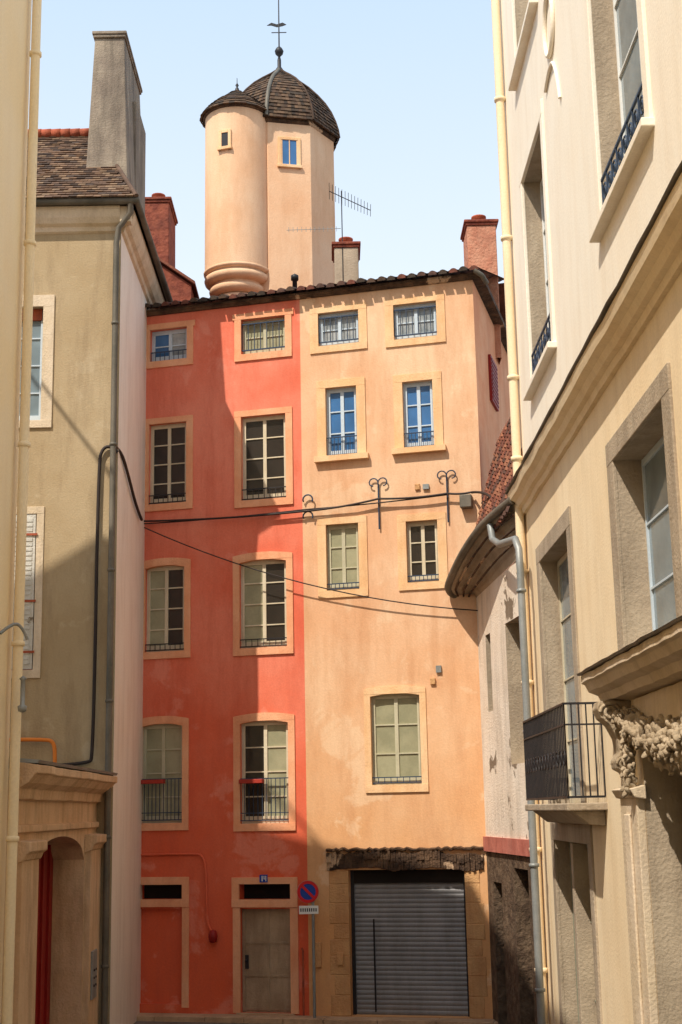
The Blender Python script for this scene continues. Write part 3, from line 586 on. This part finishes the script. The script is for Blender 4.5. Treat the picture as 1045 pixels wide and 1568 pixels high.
b=B();b.extr(fr_r,[(0,5.345),(.45,5.325),(.46,5.35),(0,5.43)],9.58,15.72,n=20,jit=.006);b.obj('door_hood_zinc',dw,m_zincd)
b=B()
def console(y):
    P=[(0,5.0),(.34,5.0),(.37,4.92),(.33,4.82),(.24,4.74),(.17,4.6),(.15,4.45),(.2,4.36),(.19,4.28),(.12,4.24),(.05,4.12),(0,4.0)]
    b.extr(fr_r,P,y-.16,y+.16)
    for yy in(y-.17,y+.17):
        tube('console_volute',rt,[fr_r(yy,.22+.12*math.cos(t*.5)*(1-t/28),4.88+.1*math.sin(t*.5)*(1-t/28)) for t in range(24)],.02,m_carve)
        tube('console_volute',rt,[fr_r(yy,.12+.07*math.cos(t*.5)*(1-t/28),4.33+.07*math.sin(t*.5)*(1-t/28)) for t in range(24)],.016,m_carve)
console(15.25);console(9.9)
b.obj('consoles',dw,m_carve,bevel=.012)
b=B();b.box(fr_r,14.7,15.55,0,.09,-.3,4.05);b.extr(fr_r,[(0,3.95),(.12,3.97),(.17,4.06),(0,4.1)],14.62,15.62)
b.box(fr_r,15.0,15.25,.09,.12,.3,3.8);b.box(fr_r,10.0,10.6,0,.09,-.3,4.1);b.box(fr_r,10.6,14.7,-.02,.06,4.45,4.98);b.obj('door_pilasters',dw,m_trim,bevel=.012)
b=B();b.box(fr_r,10.6,14.7,-.5,-.44,.2,4.45)
for y in(10.7,12.0,13.4):
    b.box(fr_r,y,y+.08,-.44,-.4,.3,4.3)
    b.box(fr_r,y+.2,y+1.1,-.44,-.42,.5,1.8);b.box(fr_r,y+.2,y+1.1,-.44,-.42,2.0,4.1)
b.box(fr_r,10.6,14.7,-.44,-.39,3.35,3.5);b.obj('carriage_door',dw,m_green,bevel=.008)
gb=B()
def blob(p,rx,ry,rz,n=9):
    pr=[(math.sin(math.pi*k/6),-math.cos(math.pi*k/6)) for k in range(7)]
    o=len(gb.v);an=random.uniform(0,3.1);ax=random.uniform(-.9,.9)
    q=Matrix.Rotation(an,3,'X')@Matrix.Rotation(ax,3,'Y')
    for r,z in pr:
        for i in range(n):
            t=2*math.pi*i/n;rr=r*(1+.12*math.sin(3*t));gb.v.append(tuple(V(p)+q@V((rr*math.cos(t)*rx,rr*math.sin(t)*ry,z*rz))))
    for j in range(6):
        for i in range(n): gb.f.append((o+j*n+i,o+j*n+(i+1)%n,o+(j+1)*n+(i+1)%n,o+(j+1)*n+i));gb.mi.append(0);gb.sm.append(True)
for i in range(420):
    t=random.random();y=15.0-4.4*t;zc=4.84-.42*math.sin(math.pi*t)
    hw=.1+.14*math.sin(math.pi*t);dz=random.uniform(-1,1);d=.05+.14*(1-dz*dz)
    if i%3: blob(fr_r(y,d,zc+dz*hw),.028,.03+random.uniform(0,.03),.06+random.uniform(0,.05))
    else: rr=random.uniform(.03,.05);blob(fr_r(y,d+.02,zc+dz*hw*.7),rr,rr,rr)
for i in range(110):
    t=random.random();blob(fr_r(14.75+random.uniform(-.13,.13)*(1-t*.6),.1+random.uniform(0,.07),4.75-t*.72),.03,.035,.04+random.uniform(0,.05))
gb.obj('garland_carving',dw,m_carve)
# ================================================================== low house at far right
lw=empty('low_corner_house')
P0=V((3.12,22.6,0));P1=V((2.74,26.28,0));u=(P1-P0).normalized();Lw=(P1-P0).length;wn=V((-u.y,u.x,0));wn=wn if wn.x<0 else -wn
fw=frame(P0,u,wn)
hl=[(.25,1.35,4.6,7.0,.45),(.5,1.5,.0,2.9,.25),(2.6,3.0,5.6,7.0,.2),(2.5,3.2,.0,2.6,.2)]
b=B();wall(fw,0,Lw,3.38,7.9,[hl[0],hl[2]],.4,b,0,1);b.obj('upper_wall',lw,[m_low,m_grst])
b=B();wall(fw,0,Lw,-.3,3.12,[(h[0],h[1],-.3,h[3],h[4]) for h in(hl[1],hl[3])],.25,b,0,0);b.obj('rubble_base',lw,m_rubble)
b=B();b.box(fw,0,Lw,-.1,.05,3.12,3.38);b.obj('fascia_band',lw,mat('faded_red_band',(196,120,104),(170,96,82),(130,90,80),scale=3))
window(lw,fw,hl[0][0],hl[0][1],4.6,7.0,.45,'grey','dark',3);
b=B();b.box(fw,.4,3.3,-.4,-.3,-.2,3.3);b.box(fw,2.5,3.1,-.3,-.22,5.5,7.1);b.obj('dark_openings',lw,m_int)
ev=[(3.02,22.3,8.78),(2.82,23.0,8.72),(2.62,23.7,8.6),(2.44,24.5,8.4),(2.32,25.2,8.2),(2.24,25.8,8.02),(2.22,26.15,7.93),(2.34,26.42,7.84),(2.6,26.6,7.8)]
ws=[fw(Lw*min(1,k/7),.0,7.95-.16*k/8) for k in range(9)]
b=B();K=6
for i in range(len(ev)-1):
    for k in range(K):
        def cv(j,t):
            e=V(ev[j]);q=ws[j];p=q.lerp(e,t);return p+V((.1*math.sin(t*math.pi),0,math.sin(t*math.pi)*.06))
        b.quad(cv(i,k/K),cv(i+1,k/K),cv(i+1,(k+1)/K),cv(i,(k+1)/K))
b.obj('coved_eave',lw,m_grst)
tube('eave_gutter',lw,[V(p)+V((-.03,-.02,.05)) for p in ev],.075,m_zincd,smooth=True)
for j in range(1,4): tube('cove_board',lw,[ws[i].lerp(V(ev[i]),j/4)+V((.07-.1,0,.03)) for i in range(len(ev))],.02,m_beam)
b=B();b.keep=False
for i in range(24):
    for j in range(14):
        y=26.4-i*.17;z0=8.2+j*.2
        xe=2.54+.28*max(0,(26.2-y))/1.6*.6;x0=xe+j*.06;x1=xe+(j+1.2)*.06
        c=random.randrange(4);zz=z0+.35*max(0,(26.2-y))/3;g=random.uniform(-.01,.01)
        b.add([(x0-.03+g,y,zz),(x0-.07+g,y-.08,zz+.03),(x0-.03+g,y-.165,zz),(x1-.0,y,zz+.24),(x1-.03,y-.08,zz+.27),(x1,y-.165,zz+.24),(x0+.02,y,zz),(x0+.02,y-.165,zz)],[(0,1,4,3),(1,2,5,4),(6,7,2,1,0)],c)
b.obj('roof_tiles',lw,tiles)
b=B();b.box(frame((0,0,0),(1,0,0),(0,1,0)),3.5,12,22.7,26.3,-.3,11);b.obj('rear_block',lw,m_low)
tube('downpipe',lw,[(2.72,23.3,8.62),(2.74,23.2,8.35),(2.78,22.6,8.15),(2.95,21.9,8.1),(2.98,21.75,7.9),(2.98,21.7,7.5),(2.98,21.7,-.2)],.06,m_zinc,smooth=False)
b=B()
for z in(7.2,5.0,3.0,1.2): b.rev((2.98,21.7,z),[(.06,0),(.08,.01),(.08,.05),(.06,.06)],14)
b.obj('pipe_collars',lw,m_zinc)
tube('eave_conduit',lw,[ff(2.85,.1,9.85),(2.9,25.4,9.7),(3.0,24.4,9.2),(3.0,23.4,9.0),(3.08,22.5,9.3)],.025,m_conduit,smooth=True)
b=B();b.box(ff,2.62,2.85,.0,.2,9.55,9.8);b.obj('junction_box',och,m_zincd,bevel=.015)
# ================================================================== no parking sign
ns=empty('no_parking_sign')
q=ff(-.4,.3,0);fsn=frame((q.x,q.y,0),(1,0,0),(0,-1,0))
tube('post',ns,[fsn(0,0,.1),fsn(0,0,2.45)],.028,m_zinc)
def disc(r0,r1,d,m,name,z=2.43,k=40,h=.004):
    b=B();c=fsn(-.09,d,z);b.rev(c,[(r0,-0.0),(r0,-h),(r1,-h),(r1,0)],k,axis='y',sm=False);b.obj(name,ns,m)
disc(0,.205,.036,m_zinc,'sign_back');disc(0,.19,.042,m_blue_p,'sign_face');disc(.145,.2,.048,m_red_p,'sign_rim')
b=B();c0=fsn(-.09,0,2.43);aa=V((1,0,-1)).normalized();bb=V((1,0,1)).normalized();dv=V((0,-1,0))
b.add([c0+aa*sx*.15+bb*sy*.024+dv*dd for dd in(.043,.051) for sx,sy in((-1,-1),(1,-1),(1,1),(-1,1))],[(4,5,6,7),(0,1,5,4),(1,2,6,5),(2,3,7,6),(3,0,4,7)]);b.obj('sign_bar',ns,m_red_p)
b=B();b.box(fsn,-.26,.1,.035,.045,2.03,2.18);b.obj('supplementary_plate',ns,m_white_p,bevel=.004)
b=B()
for i in range(8): b.box(fsn,-.235+i*.04,-.213+i*.04,.045,.048,2.075,2.135)
b.obj('plate_lettering',ns,m_iron)
# ================================================================== ground
gp=[(-400,2.25),(0,2.25),(4,1.85),(10,.9),(15,.3),(17,.1),(400,.1)]
b=B()
for (ya,za),(yb,zb) in zip(gp[:-1],gp[1:]): b.quad((-400,ya,za),(400,ya,za),(400,yb,zb),(-400,yb,zb))
b.obj('ground',None,m_asph)
b=B();s=-4.3
while s<3.0:
    l=random.uniform(.7,1.1);b.box(ff,s,min(s+l,3.0)-.01,0.01,.42,.0,.195+random.uniform(-.004,.004));s+=l
b.obj('pavement',None,m_pave,bevel=.01)
